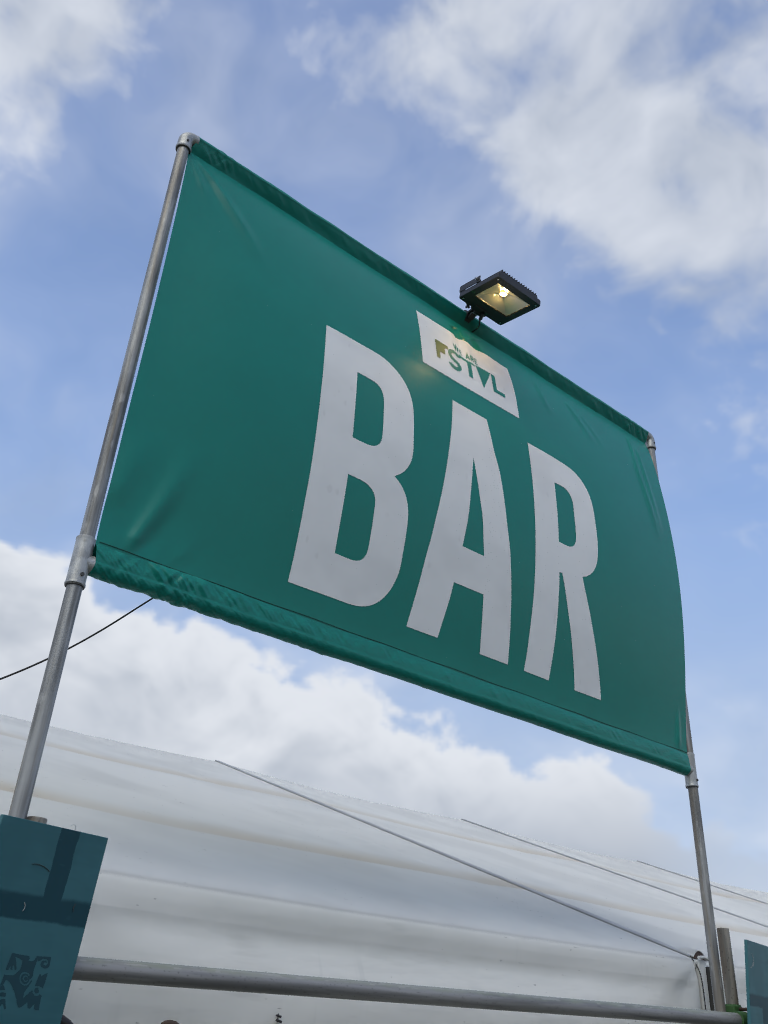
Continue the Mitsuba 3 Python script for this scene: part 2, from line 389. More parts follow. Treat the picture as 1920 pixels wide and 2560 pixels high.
# torn corner of the next bay's sheet: the brown end of the eave beam shows in it
XR = BAYS[2]
g = np.linspace(0, 1, 20)
rise = np.array([0.030 * math.sin(math.pi * min(x, 1)) ** 0.7 for x in g])
px_ = XR - 0.012 + 0.090 * g
hole = np.stack([px_, np.full(20, 0.262), 2.008 + rise], 1)
low_edge = np.stack([px_, np.full(20, 0.246), np.full(20, 2.004)], 1)
add('eave_beam_end', grid_mesh(np.stack([low_edge, hole + [0, -0.002, -0.001]], 1)), 'rust_brown', tent, smooth=False)
lip = np.stack([hole + [0, -0.006, 0.0], hole + [0, -0.007, 0.004], hole + [0, 0.004, 0.0065], hole + [0, 0.05, 0.018], hole * [1, 1, 0] + [0, 0.17, 2.052]], 1)
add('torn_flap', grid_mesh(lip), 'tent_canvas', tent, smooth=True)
tg = cat(box([0.017, 0.008, 0.006], place([0.925, 0.200, 1.681], [0.97, 0, -0.22], [0, 1, 0], [0.22, 0, 0.97]), 0.002),
         box([0.019, 0.008, 0.006], place([0.927, 0.200, 1.669], [0.97, 0, -0.26], [0, 1, 0], [0.26, 0, 0.97]), 0.002),
         tube([[0.924, 0.203, 1.665], [0.925, 0.203, 1.688]], 0.0014, 8))
add('toggle', tg, 'black_plastic', tent)

# ------------------------------------------------------------------ scaffold that carries the sign
k = add('scaffold_standard', pipe([0.047, 0.0, 0.0], [0.047, 0.0, 2.056], 0.0242, hollow_b=True), 'steel_standard')
say(k, 'short brown scaffold tube end standing up just behind the left teal board', 'scaffold tube', 'upright scaffold tubes beside the sign poles')
k = add('scaffold_standard', pipe([2.950, 0.004, 0.0], [2.950, 0.004, 2.100], 0.0242, hollow_b=True), 'steel_standard')
say(k, 'brownish upright scaffold tube with open top between right pole and right teal board', 'scaffold tube', 'upright scaffold tubes beside the sign poles')
k = add('scaffold_ledger', pipe([-0.75, -0.050, 1.738], [2.945, -0.050, 1.768], 0.0242, sides=40, hollow_a=True, hollow_b=True), 'steel_scaffold')
say(k, 'long weathered grey scaffold tube running level below the sign in front of the tent', 'scaffold tube')
cp = thing('scaffold_coupler', 'green scaffold coupler joining the level tube to the right upright tube', 'scaffold coupler')
ring = lambda c, ax, r0, r1, L: trimesh.creation.annulus(r_min=r0, r_max=r1, height=L, sections=40, transform=trimesh.geometry.align_vectors([0, 0, 1], ax)).apply_translation(c)
add('clamp_band', ring([2.950, 0.004, 1.792], [0, 0, 1], 0.0243, 0.0310, 0.062), 'green_coupler', cp)
add('clamp_band', ring([2.905, -0.050, 1.7677], [1, 0, 0.008], 0.0243, 0.0310, 0.058), 'green_coupler', cp)
add('saddle', box([0.060, 0.050, 0.052], place([2.925, -0.010, 1.795], [1, 0, 0], [0, 1, 0], [0, 0, 1]), 0.008), 'green_coupler', cp)
add('bolt', cat(tube([[2.925, -0.082, 1.806], [2.925, -0.040, 1.806]], 0.006, 12), tube([[2.925, -0.090, 1.806], [2.925, -0.080, 1.806]], 0.011, 6)), 'rust_brown', cp)
add('bolt', cat(tube([[2.944, -0.075, 1.775], [2.944, -0.030, 1.775]], 0.006, 12), tube([[2.944, -0.083, 1.775], [2.944, -0.073, 1.775]], 0.011, 6)), 'rust_brown', cp)

# a rusty capped tube and a black strap just below the ledger
st = np.array([[0.512, 0.06, z + 0.007] for z in (0.0, 0.8, 1.60, 1.632, 1.641, 1.6465, 1.6485)])
k = add('rusty_post', tube(st, [0.0265, 0.0265, 0.0265, 0.0260, 0.0225, 0.014, 0.003], 32), 'rust_brown')
say(k, 'rounded rusty brown top of a post at the bottom edge below the level tube', 'post')
k = add('black_strap', tube(spline([[0.18, 0.06, 1.668], [0.21, 0.06, 1.650], [0.245, 0.05, 1.632], [0.275, 0.05, 1.60], [0.28, 0.05, 1.30]], 24), 0.012, 12), 'black_plastic')
say(k, 'black strap at the bottom edge just right of the left teal board', 'strap')

# ------------------------------------------------------------------ sign frame
W, ZB, ZT, PR = 2.8464, 2.7284, 4.5284, 0.0212
sf = thing('sign_frame', 'grey galvanised tube frame of two upright poles holding the green banner', 'sign frame')
add('upright_pole', pipe([0, 0, 0.2], [0, 0, ZT - 0.02], PR, bend=0.002, seed=4), 'steel_pole', sf)
add('upright_pole', pipe([W, 0, 0.2], [W, 0, ZT - 0.02], PR, bend=0.002, seed=5), 'steel_pole', sf)
add('rail', pipe([0.02, 0, ZT], [W - 0.02, 0, ZT], PR * 0.96), 'steel_pole', sf)
add('rail', pipe([0.02, 0, ZB], [W - 0.02, 0, ZB], PR * 0.96), 'steel_pole', sf)


def elbow(x, s):
    """A cast corner fitting: a quarter bend with a rim at each socket and a set screw."""
    R = 0.0265
    arc = [[x + s * (0.028 - 0.028 * math.cos(a)), 0, ZT - 0.028 + 0.028 * math.sin(a)] for a in np.linspace(0, math.pi / 2, 12)]
    pts = [[x, 0, ZT - 0.074], [x, 0, ZT - 0.070], [x, 0, ZT - 0.066], [x, 0, ZT - 0.062]] + arc + [[x + s * 0.041, 0, ZT], [x + s * 0.044, 0, ZT]]
    rr = [R + 0.0012, R + 0.003, R + 0.003, R + 0.0002] + [R] * 12 + [R + 0.0015, R + 0.0005]
    m = tube(np.array(pts, float), rr, 32, caps=True)
    k = add('elbow_fitting', m, 'cast_fitting', sf)
    add('socket_gap', ring([x, 0, ZT - 0.0755], [0, 0, 1], PR + 0.0002, R + 0.0008, 0.003), 'dark_steel', k)
    add('set_screw', tube([[x, -R - 0.0035, ZT - 0.045], [x, -R + 0.003, ZT - 0.045]], 0.0048, 10), 'dark_steel', k)


def tee(x, s):
    R = 0.0262
    zs = [ZB - 0.074, ZB - 0.071, ZB - 0.066, ZB - 0.062, ZB - 0.03, ZB + 0.03, ZB + 0.062, ZB + 0.066, ZB + 0.071, ZB + 0.074]
    rr = [R - 0.002, R + 0.0018, R + 0.0018, R, R, R, R, R + 0.0012, R + 0.0012, R - 0.002]
    m = cat(tube(np.array([[x, 0, z] for z in zs]), rr, 36), tube(np.array([[x, 0, ZB], [x + s * 0.024, 0, ZB], [x + s * 0.029, 0, ZB], [x + s * 0.033, 0, ZB], [x + s * 0.0345, 0, ZB]]), [R - 0.001, R - 0.001, R + 0.001, R + 0.001, R - 0.002], 32))
    k = add('tee_fitting', m, 'cast_fitting', sf)
    add('socket_gap', ring([x, 0, ZB - 0.0745], [0, 0, 1], PR + 0.0002, R + 0.0002, 0.002), 'dark_steel', k)
    add('set_screw', tube([[x + 0.004, -R - 0.004, ZB - 0.045], [x + 0.004, -R + 0.003, ZB - 0.045]], 0.0055, 10), 'dark_steel', k)


elbow(0.0, 1)
elbow(W, -1)
tee(0.0, 1)
tee(W, -1)

# ------------------------------------------------------------------ banner
# banner surface: y of the cloth at (x, z) in metres
SEAM_LO, SEAM_HI = 2.790, 4.474
AX = [0.0, 0.30, 0.65, 1.30, 1.80, 2.40, 2.82]
AY = [0.014, 0.074, 0.104, 0.110, 0.110, 0.102, 0.078]
_ax = np.linspace(0, 2.85, 96)
_raw = np.interp(np.linspace(-0.4, 3.25, 400), AX, AY)
AXS = np.interp(_ax, np.linspace(-0.4, 3.25, 400)[20:-20], np.convolve(_raw, np.hanning(43)[1:-1] / np.hanning(43)[1:-1].sum(), 'valid'))

FOLDS = [  # (polyline of (x, z), height towards the viewer, half width, taper at start, taper at end)
    ([(0.056, 4.444), (0.137, 4.373), (0.302, 4.17), (0.413, 3.986)], 0.0105, 0.028, 0.05, 0.7),
    ([(0.031, 4.445), (0.078, 4.347), (0.15, 4.189)], 0.0045, 0.014, 0.05, 0.7),
    ([(0.046, 4.445), (0.102, 4.375), (0.189, 4.262)], -0.0035, 0.014, 0.05, 0.7),
    ([(0.099, 2.76), (0.132, 2.85), (0.162, 2.926), (0.189, 3.002), (0.214, 3.082), (0.278, 3.278)], 0.011, 0.034, 0.06, 0.7),
    ([(0.13, 2.758), (0.173, 2.851), (0.215, 2.935), (0.264, 3.032)], -0.004, 0.034, 0.06, 0.7),
    ([(0.056, 2.763), (0.073, 2.809), (0.09, 2.877)], 0.003, 0.016, 0.03, 0.7),
    ([(0.035, 2.893), (0.07, 3.108), (0.091, 3.23)], 0.0075, 0.045, 0.3, 0.5),
    ([(0.242, 2.783), (0.282, 2.86), (0.33, 2.975)], 0.003, 0.03, 0.05, 0.8),
    ([(2.612, 4.418), (2.607, 4.174), (2.635, 4.014), (2.684, 3.753)], 0.0085, 0.02, 0.03, 0.4),
    ([(2.594, 4.429), (2.599, 4.306), (2.605, 4.185)], -0.0045, 0.012, 0.03, 0.7),
    ([(2.66, 4.375), (2.681, 4.065), (2.707, 3.788)], 0.006, 0.018, 0.1, 0.4),
    ([(1.882, 4.383), (1.925, 4.248), (1.968, 4.167)], 0.005, 0.022, 0.1, 0.6),
    ([(2.098, 4.377), (2.202, 4.246), (2.284, 4.134)], 0.0055, 0.025, 0.1, 0.6),
    ([(2.2, 4.344), (2.309, 4.224), (2.375, 4.129)], 0.0025, 0.022, 0.1, 0.6),
    ([(2.745, 3.001), (2.742, 2.908), (2.741, 2.783)], 0.007, 0.014, 0.5, 0.05),
    ([(1.36, 4.405), (1.379, 4.335), (1.416, 4.174)], -0.0169, 0.0371, 0.02, 0.35),
    ([(1.452, 4.435), (1.485, 4.34), (1.513, 4.215)], -0.0152, 0.0452, 0.02, 0.05),
    ([(1.475, 4.461), (1.513, 4.362), (1.575, 4.134), (1.588, 4.0)], 0.0158, 0.1609, 0.02, 1.0),
    ([(1.571, 4.466), (1.646, 4.36), (1.746, 4.175)], -0.0172, 0.2752, 0.02, 1.0),

]
def fold_height(x, z):
    out = np.zeros_like(x)
    for pts, amp, wid, ta, tb in FOLDS:
        p = np.asarray(pts, float)
        seg = np.linalg.norm(np.diff(p, axis=0), axis=1)
        cum = np.concatenate([[0], np.cumsum(seg)])
        best, along = np.full(x.shape, 9.0), np.zeros(x.shape)
        for a, b, l, c0 in zip(p[:-1], p[1:], seg, cum):
            t = np.clip(((x - a[0]) * (b[0] - a[0]) + (z - a[1]) * (b[1] - a[1])) / l ** 2, 0, 1)
            d = np.hypot(x - a[0] - t * (b[0] - a[0]), z - a[1] - t * (b[1] - a[1]))
            along = np.where(d < best, (c0 + t * l) / cum[-1], along)
            best = np.minimum(best, d)
        e0 = np.clip(along / ta, 0, 1) if ta else 1.0
        e1 = np.clip((1 - along) / tb, 0, 1) if tb else 1.0
        w = wid * (0.5 + 0.9 * along)
        out += amp * e0 * e0 * (3 - 2 * e0) * e1 * e1 * (3 - 2 * e1) * np.exp(-(best / w) ** 2)
    return out
def banner_y(x, z):
    x, z = np.asarray(x, float), np.asarray(z, float)
    v = np.clip((z - SEAM_LO) / (SEAM_HI - SEAM_LO), 0, 1)
    shape = np.sin(np.pi * v) * 0.45 + 4 * v * (1 - v) * 0.55
    belly = np.interp(x, np.linspace(0, 2.85, 96), AXS)
    soft = 0.0025 * np.sin(7.1 * x + 2.0 * z) * np.sin(4.3 * x - 3.1 * z + 1.0) * np.sin(np.pi * v)
    return -0.012 + 0.015 * v ** 20 - 0.0110 * (1 - v) ** 20 - belly * shape - fold_height(x, z) * np.clip(np.minimum(v * 3, 1 - v) * 11, 0, 1) - soft

PRINT = {"B":[[[0.643,3.92],[0.719,3.921],[0.802,3.922],[0.878,3.923],[0.926,3.917],[0.969,3.897],[1.008,3.869],[1.034,3.836],[1.051,3.803],[1.062,3.765],[1.068,3.726],[1.071,3.668],[1.072,3.588],[1.073,3.538],[1.068,3.501],[1.056,3.469],[1.038,3.44],[1.019,3.42],[0.995,3.401],[1.019,3.388],[1.042,3.367],[1.06,3.338],[1.071,3.308],[1.077,3.275],[1.079,3.241],[1.079,3.18],[1.077,3.13],[1.077,3.091],[1.074,3.057],[1.067,3.03],[1.055,2.994],[1.038,2.963],[1.017,2.935],[0.995,2.916],[0.971,2.901],[0.947,2.892],[0.922,2.886],[0.893,2.883],[0.836,2.883],[0.765,2.882],[0.7,2.881],[0.645,2.881],[0.648,2.945],[0.648,3.014],[0.648,3.09],[0.647,3.155],[0.647,3.223],[0.647,3.272],[0.645,3.38],[0.643,3.485],[0.642,3.578],[0.642,3.675],[0.642,3.761]],[[0.793,3.772],[0.863,3.772],[0.889,3.767],[0.908,3.752],[0.919,3.728],[0.923,3.697],[0.924,3.616],[0.925,3.546],[0.923,3.526],[0.917,3.507],[0.906,3.493],[0.891,3.483],[0.872,3.477],[0.844,3.476],[0.795,3.476],[0.793,3.589],[0.793,3.697]],[[0.797,3.327],[0.842,3.327],[0.873,3.325],[0.893,3.318],[0.908,3.307],[0.919,3.293],[0.926,3.273],[0.927,3.251],[0.928,3.191],[0.928,3.129],[0.928,3.094],[0.925,3.072],[0.917,3.055],[0.905,3.042],[0.89,3.035],[0.872,3.031],[0.846,3.031],[0.798,3.031],[0.797,3.104],[0.797,3.175],[0.797,3.247]]],"A":[[[1.281,3.902],[1.477,3.902],[1.484,3.868],[1.497,3.812],[1.509,3.748],[1.528,3.694],[1.542,3.64],[1.552,3.589],[1.562,3.535],[1.571,3.485],[1.581,3.427],[1.591,3.382],[1.603,3.326],[1.613,3.259],[1.623,3.181],[1.63,3.124],[1.636,3.068],[1.643,2.999],[1.647,2.941],[1.65,2.881],[1.577,2.881],[1.501,2.881],[1.498,2.922],[1.493,2.983],[1.487,3.051],[1.482,3.104],[1.403,3.103],[1.33,3.103],[1.322,3.042],[1.313,2.995],[1.302,2.941],[1.29,2.882],[1.216,2.881],[1.143,2.881],[1.156,2.96],[1.169,3.047],[1.18,3.136],[1.19,3.201],[1.197,3.238],[1.207,3.313],[1.218,3.377],[1.232,3.471],[1.243,3.55],[1.256,3.651],[1.266,3.727],[1.272,3.788]],[[1.389,3.664],[1.399,3.615],[1.416,3.541],[1.427,3.486],[1.439,3.439],[1.446,3.403],[1.454,3.334],[1.46,3.29],[1.465,3.253],[1.404,3.253],[1.352,3.254],[1.36,3.311],[1.367,3.36],[1.372,3.409],[1.375,3.474],[1.379,3.531],[1.383,3.601]]],"R":[[[1.726,3.903],[1.842,3.906],[1.92,3.906],[1.988,3.903],[2.036,3.893],[2.068,3.875],[2.098,3.849],[2.122,3.812],[2.136,3.775],[2.144,3.728],[2.148,3.68],[2.152,3.622],[2.154,3.579],[2.155,3.537],[2.152,3.5],[2.143,3.462],[2.128,3.429],[2.105,3.401],[2.076,3.379],[2.046,3.366],[2.06,3.323],[2.078,3.276],[2.097,3.227],[2.115,3.175],[2.134,3.122],[2.154,3.066],[2.172,3.006],[2.188,2.945],[2.202,2.881],[2.035,2.88],[2.026,2.938],[2.012,3.0],[1.997,3.063],[1.98,3.127],[1.963,3.183],[1.947,3.242],[1.932,3.295],[1.917,3.34],[1.91,3.339],[1.899,3.337],[1.901,3.27],[1.9,3.213],[1.9,3.171],[1.899,3.116],[1.897,3.054],[1.893,2.994],[1.887,2.936],[1.881,2.88],[1.738,2.881],[1.745,2.941],[1.747,3.011],[1.749,3.076],[1.751,3.133],[1.752,3.193],[1.752,3.262],[1.751,3.303],[1.749,3.392],[1.748,3.441],[1.746,3.49],[1.743,3.558],[1.74,3.626],[1.737,3.697],[1.733,3.762]],[[1.884,3.765],[1.943,3.768],[1.966,3.761],[1.984,3.748],[1.996,3.728],[2.002,3.702],[2.003,3.655],[2.006,3.601],[2.009,3.549],[2.007,3.524],[1.999,3.503],[1.989,3.489],[1.974,3.48],[1.955,3.476],[1.932,3.475],[1.895,3.475],[1.893,3.532],[1.891,3.608],[1.887,3.672],[1.885,3.726]]],"logo":[[[1.125,4.342],[1.692,4.342],[1.692,4.022],[1.125,4.022]]]}

bn = thing('banner', 'dark green fabric banner printed BAR in big white capitals', 'banner')
XL_, XR_ = 0.0205, 2.803
xs, zs = np.linspace(XL_, XR_, 420), np.linspace(SEAM_LO - 0.006, SEAM_HI + 0.006, 260)
X, Z = np.meshgrid(xs, zs, indexing='ij')


def edge_pull(x, z):
    """The side hems run a little slack: the outer edges bow by a few millimetres."""
    v = np.clip((z - SEAM_LO) / (SEAM_HI - SEAM_LO), 0, 1)
    return 0.004 * np.sin(np.pi * v) * np.clip(1 - (x - XL_) / 0.3, 0, 1)


add('cloth', grid_mesh(np.stack([X - 0 * X, banner_y(X, Z), Z], -1)), 'green_fabric', bn, smooth=True)


def sleeve(zrod, zseam, gather, seed, sgn, xa, xb):
    """Cross-section of a rod pocket swept along x: seam, front of the rod, round it, back to the seam. sgn +1: the seam lies below the rod."""
    r = 0.0262
    x = np.linspace(xa, xb, 620)
    h = abs(zrod - zseam)
    ys = 0.003 if sgn > 0 else -0.0235
    n1, n2 = 22, 44
    prof = []
    front = np.array([-r, 0.0])
    for t in np.linspace(0, 1, n1)[:-1]:
        y = ys + (-r - ys) * (t ** 1.1)
        prof.append((y, zseam + (zrod - zseam) * t * 0.98, 0.15 + 0.85 * math.sin(math.pi * min(t, 0.9)), -1.0, 0.0))
    for ph in np.linspace(0, math.pi, n2):
        prof.append((-r * math.cos(ph), zrod + sgn * r * math.sin(ph), 0.55, -math.cos(ph), sgn * math.sin(ph)))
    for t in np.linspace(1, 0, n1)[1:]:
        prof.append((ys + 0.004 + (r - ys - 0.004) * t, zseam + (zrod - zseam) * t * 0.98, 0.4 * t, 1.0, 0.0))
    prof = np.array(prof)
    s = np.linspace(0, 1, len(prof))
    Xg, S = np.meshgrid(x, s, indexing='ij')
    u = (x - x[0]) / (x[-1] - x[0])
    g = gather(u)[:, None]
    q = np.stack([Xg * 8.0 + S * 2.2, S * 2.5, 0 * Xg + seed], -1)
    n_slow = meshkit.fbm(q, 3, seed) - 0.5
    q2 = np.stack([Xg * 27.0 + sgn * S * 6.0, S * 1.5, 0 * Xg + seed], -1)
    n_fast = np.abs(meshkit.fbm(q2, 3, seed + 7) - 0.5)
    q3 = np.stack([Xg * 48.0 - sgn * S * 7.0, S * 2.0 + Xg * 3, 0 * Xg + seed], -1)
    n_fine = meshkit.fbm(q3, 2, seed + 3) - 0.5
    disp = (0.0080 * (n_slow + 0.25) + 0.0035 * n_fast + g * (0.030 * n_fast + 0.012 * n_fine)) * prof[:, 2][None]
    disp = np.maximum(disp, 0.0)
    sx = 0.0022 * np.sin(9 * Xg + 1.3 * seed) + 0.0035 * (meshkit.fbm(np.stack([Xg * 9, 0 * Xg, 0 * Xg + seed], -1), 3, seed + 21) - 0.5)
    fade = np.abs(prof[:, 1] - zrod)[None] / h
    Y = prof[:, 0][None] + disp * prof[:, 3][None]
    Zz = prof[:, 1][None] + disp * prof[:, 4][None] + sx * np.clip(fade, 0, 1) * 1.6
    Xg = Xg + np.clip(fade, 0, 1) * (-(xa - XL_ - 0.001) * np.exp(-((Xg - xa) / 0.04)) + (XR_ - xb + 0.001) * np.exp(-((xb - Xg) / 0.04)))
    return grid_mesh(np.stack([Xg, Y, Zz], -1))


top_gather = lambda u: 0.05 + 0.50 * np.exp(-((u - 0.035) / 0.022) ** 2) + 0.55 * np.exp(-((u - 0.955) / 0.03) ** 2) + 0.10 * np.exp(-((u - 0.51) / 0.02) ** 2)
low_gather = lambda u: 0.05 + 0.75 * np.exp(-((u - 0.06) / 0.07) ** 2) + 0.30 * np.exp(-((u - 0.2) / 0.13) ** 2) + 0.12 * np.exp(-((u - 0.97) / 0.04) ** 2)
add('top_sleeve', sleeve(ZT, SEAM_HI, top_gather, 3, 1, 0.042, W - 0.043), 'green_fabric', bn, smooth=True)
add('bottom_sleeve', sleeve(ZB, SEAM_LO, low_gather, 8, -1, 0.032, W - 0.034), 'green_fabric', bn, smooth=True)
stx = np.linspace(XL_ + 0.01, XR_, 260)
stz = SEAM_LO + 0.0035 + 0.001 * np.sin(stx * 19)
add('stitching', tube(np.stack([stx, banner_y(stx, stz) - 0.0012, stz], -1), 0.0011, 6), 'stitch_thread', bn)


def printed(rings, lift, size=0.012):
    """A flat print laid on the cloth: the outline cut, triangulated finely and carried onto the banner's surface."""
    poly = rings if isinstance(rings, Polygon) else Polygon(rings[0], rings[1:])
    v, f = trimesh.creation.triangulate_polygon(poly, engine='earcut')
    v, f = trimesh.remesh.subdivide_to_size(np.column_stack([v, np.zeros(len(v))]), f, size, max_iter=12)
    m = trimesh.Trimesh(v, f)
    m.merge_vertices()
    v = m.vertices
    return trimesh.Trimesh(np.stack([v[:, 0], banner_y(v[:, 0], v[:, 1]) - lift, v[:, 1]], -1), m.faces, process=False)


def rounded(ring):
    """Soften the outline's corners between its sampled points, keeping real corners."""
    p = np.asarray(ring, float)
    for _ in range(2):
        a, b = np.roll(p, 1, 0), np.roll(p, -1, 0)
        d1, d2 = p - a, b - p
        cosang = (d1 * d2).sum(1) / (np.linalg.norm(d1, axis=1) * np.linalg.norm(d2, axis=1) + 1e-12)
        out = []
        for i in range(len(p)):
            if cosang[i] < 0.86:
                out.append(p[i])
            else:
                out += [p[i] - d1[i] * 0.25, p[i] + d2[i] * 0.25]
        p = np.array(out)
    return p


for ch in 'BAR':
    add('letter', printed([rounded(r) for r in PRINT[ch]], 0.0014), 'white_print', bn, smooth=True)
lp = add('logo_panel', printed(PRINT['logo'], 0.0014), 'white_print', bn, smooth=True)
add('letter', printed([[(1.211, 4.216), (1.286, 4.216), (1.286, 4.194), (1.272, 4.195), (1.264, 4.186), (1.264, 4.150), (1.236, 4.150), (1.231, 4.140), (1.231, 4.106), (1.211, 4.106)]], 0.0026), 'olive_print', lp, smooth=True)
strokes = {'S': ([(1.346, 4.184), (1.340, 4.197), (1.324, 4.204), (1.305, 4.200), (1.294, 4.185), (1.296, 4.166), (1.310, 4.153), (1.329, 4.145), (1.342, 4.134), (1.344, 4.119), (1.334, 4.107), (1.316, 4.103), (1.299, 4.108), (1.290, 4.121)], 0.021)}
small = {'W': [(1.327, 4.264), (1.335, 4.232), (1.343, 4.262), (1.351, 4.232), (1.360, 4.264)], 'E': [(1.389, 4.264), (1.374, 4.264), (1.374, 4.249), (1.386, 4.249), (1.374, 4.249), (1.374, 4.234), (1.389, 4.234)],
         'A': [(1.412, 4.232), (1.4215, 4.264), (1.4275, 4.243), (1.4155, 4.243), (1.4275, 4.243), (1.431, 4.232)], 'R': [(1.440, 4.232), (1.440, 4.264), (1.451, 4.262), (1.453, 4.254), (1.450, 4.248), (1.440, 4.248), (1.446, 4.248), (1.454, 4.232)],
         'E2': [(1.480, 4.262), (1.465, 4.262), (1.465, 4.247), (1.477, 4.247), (1.465, 4.247), (1.465, 4.231), (1.480, 4.231)]}
big_s, w_s = strokes['S']
add('letter', printed(LineString(spline([(a, b) for a, b in big_s], 60)).buffer(w_s / 2, cap_style='flat', join_style='round'), 0.0026, 0.008), 'green_print', lp, smooth=True)
add('letter', printed([[(1.352, 4.215), (1.447, 4.215), (1.447, 4.193), (1.421, 4.193), (1.421, 4.104), (1.398, 4.104), (1.398, 4.193), (1.352, 4.193)]], 0.0026), 'green_print', lp, smooth=True)
add('letter', printed([[(1.449, 4.206), (1.540, 4.206), (1.482, 4.082)]], 0.0026), 'green_print', lp, smooth=True)
add('letter', printed([[(1.543, 4.206), (1.566, 4.206), (1.566, 4.120), (1.615, 4.120), (1.615, 4.099), (1.543, 4.099)]], 0.0026), 'green_print', lp, smooth=True)
for ch, pts in small.items():
    add('small_letter', printed(LineString(pts).buffer(0.0032, cap_style='flat', join_style='mitre'), 0.0026, 0.008), 'green_print', lp, smooth=True)

# ------------------------------------------------------------------ floodlight on the top rail
fl = thing('floodlight', 'black LED floodlight, lit, clamped on the top edge of the banner', 'floodlight')
C0 = np.array([1.4666, -0.083, 4.5184])
TAU = 0.1984
EX, ED = np.array([1.0, 0, 0]), np.array([0, -math.cos(TAU), -math.sin(TAU)])
EN = -np.cross(EX, ED)            # points up, out of the housing's back
EN = EN if EN[2] > 0 else -EN
A_, B_ = 0.2697, 0.2537


def at(x, d, n):
    return C0 + EX * x + ED * d + EN * n


MF = place([0, 0, 0], EX, ED, EN)


def slab(x0, x1, d0, d1, n0, n1, bevel=0.002):
    M = place(at((x0 + x1) / 2, (d0 + d1) / 2, (n0 + n1) / 2), EX, ED, EN)
    return box([x1 - x0, d1 - d0, n1 - n0], M, bevel)


wx0, wx1, wd0, wd1 = -0.099, 0.102, 0.070, 0.217
hx = A_ / 2
outer = Polygon([(-hx + 0.012, 0), (hx - 0.012, 0), (hx - 0.003, 0.003), (hx, 0.012), (hx, B_ - 0.014), (hx - 0.003, B_ - 0.004), (hx - 0.014, B_), (-hx + 0.012, B_), (-hx + 0.003, B_ - 0.003), (-hx, B_ - 0.012), (-hx, 0.012), (-hx + 0.003, 0.003)])
win = Polygon([(wx0, wd0), (wx1, wd0), (wx1, wd1), (wx0, wd1)]).buffer(-0.004).buffer(0.004)
bz = trimesh.creation.extrude_polygon(outer.difference(win), 0.024, engine='earcut')
bz.apply_transform(place(C0, EX, ED, EN))
add('bezel', bz, 'black_paint', fl, smooth=20)
# the back half, tapered, with cooling fins along its far side
hull = [at(x, d, n) for x, d, n in [(-0.118, 0.03, 0.0245), (0.118, 0.03, 0.0245), (0.118, 0.245, 0.0245), (-0.118, 0.245, 0.0245), (-0.112, 0.04, 0.048), (0.112, 0.04, 0.048), (0.112, 0.243, 0.048), (-0.112, 0.243, 0.048)]]
hm = trimesh.convex.convex_hull(np.array(hull))
hv, hf = hm.vertices, hm.faces
cav = trimesh.convex.convex_hull(np.array([at(x, d, n) for x, d, n in [(wx0, wd0, 0.0), (wx1, wd0, 0.0), (wx1, wd1, 0.0), (wx0, wd1, 0.0), (-0.04, 0.10, 0.044), (0.046, 0.10, 0.044), (0.046, 0.185, 0.044), (-0.04, 0.185, 0.044)]]))
man = lambda q: m3.Manifold(m3.Mesh(np.asarray(q.vertices, np.float32), np.asarray(q.faces, np.uint32)))
shell = (man(hm) - man(cav)).to_mesh()
add('housing', trimesh.Trimesh(shell.vert_properties[:, :3], shell.tri_verts, process=False), 'black_paint', fl, smooth=False)
for i in range(15):
    x = -0.110 + i * 0.0150
    add('cooling_fin', slab(x - 0.0022, x + 0.0022, 0.040, B_ - 0.006, 0.0465, 0.0508, 0.001), 'black_paint', fl)
# reflector: four facets from the window's edge to the lamp plate
lx, ld, ln = 0.003, 0.142, 0.038
pr = 0.0185
rim = [at(wx0, wd0, 0.006), at(wx1, wd0, 0.006), at(wx1, wd1, 0.006), at(wx0, wd1, 0.006)]
inn = [at(lx - pr, ld - pr, ln), at(lx + pr, ld - pr, ln), at(lx + pr, ld + pr, ln), at(lx - pr, ld + pr, ln)]
scene['reflector_metal'] = {'type': 'twosided', 'bsdf': {'type': 'principled', 'base_color': {'type': 'rgb', 'value': (0.56, 0.58, 0.53)}, 'metallic': 0.75, 'roughness': 0.28}}
for i in range(4):
    j = (i + 1) % 4
    add('reflector_facet', trimesh.Trimesh(np.array([rim[i], rim[j], inn[j], inn[i]]), [[0, 1, 2], [0, 2, 3]], process=False), 'reflector_metal', fl, smooth=False)
add('lamp_plate', trimesh.Trimesh(np.array(inn), [[0, 1, 2], [0, 2, 3]], process=False), 'reflector_metal', fl, smooth=False)
th = np.arange(28) * 2 * math.pi / 28


def lamp_disc(r0, r1, n0, n1):
    """A flat ring (r0 > 0) or disc facing out of the window."""
    a = [at(lx + r1 * math.cos(q), ld + r1 * math.sin(q), n1) for q in th]
    b = [at(lx + r0 * math.cos(q), ld + r0 * math.sin(q), n0) for q in th]
    f = [[i, (i + 1) % 28, 28 + i] for i in range(28)] + ([[(i + 1) % 28, 28 + (i + 1) % 28, 28 + i] for i in range(28)] if r0 > 0.001 else [])
    v, f = np.array(a + b), np.array(f)
    if np.cross(v[f[0, 1]] - v[f[0, 0]], v[f[0, 2]] - v[f[0, 0]]) @ EN > 0:
        f = f[:, ::-1]
    return trimesh.Trimesh(v, f, process=False)


for nm, r0, r1, n0, n1, rad in (('led', 0.0002, 0.0125, ln - 0.0035, ln - 0.0030, (80.0, 52.0, 18.0)), ('halo_ring', 0.0126, 0.0170, ln - 0.0028, ln - 0.0010, (4.0, 2.1, 0.3))):  # the outer ring is an added glow for the yellow halo round the LED
    kk = add(nm, lamp_disc(r0, r1, n0, n1), 'white_print', fl, smooth=False)
    scene[kk]['emitter'] = {'type': 'area', 'radiance': {'type': 'rgb', 'value': rad}}
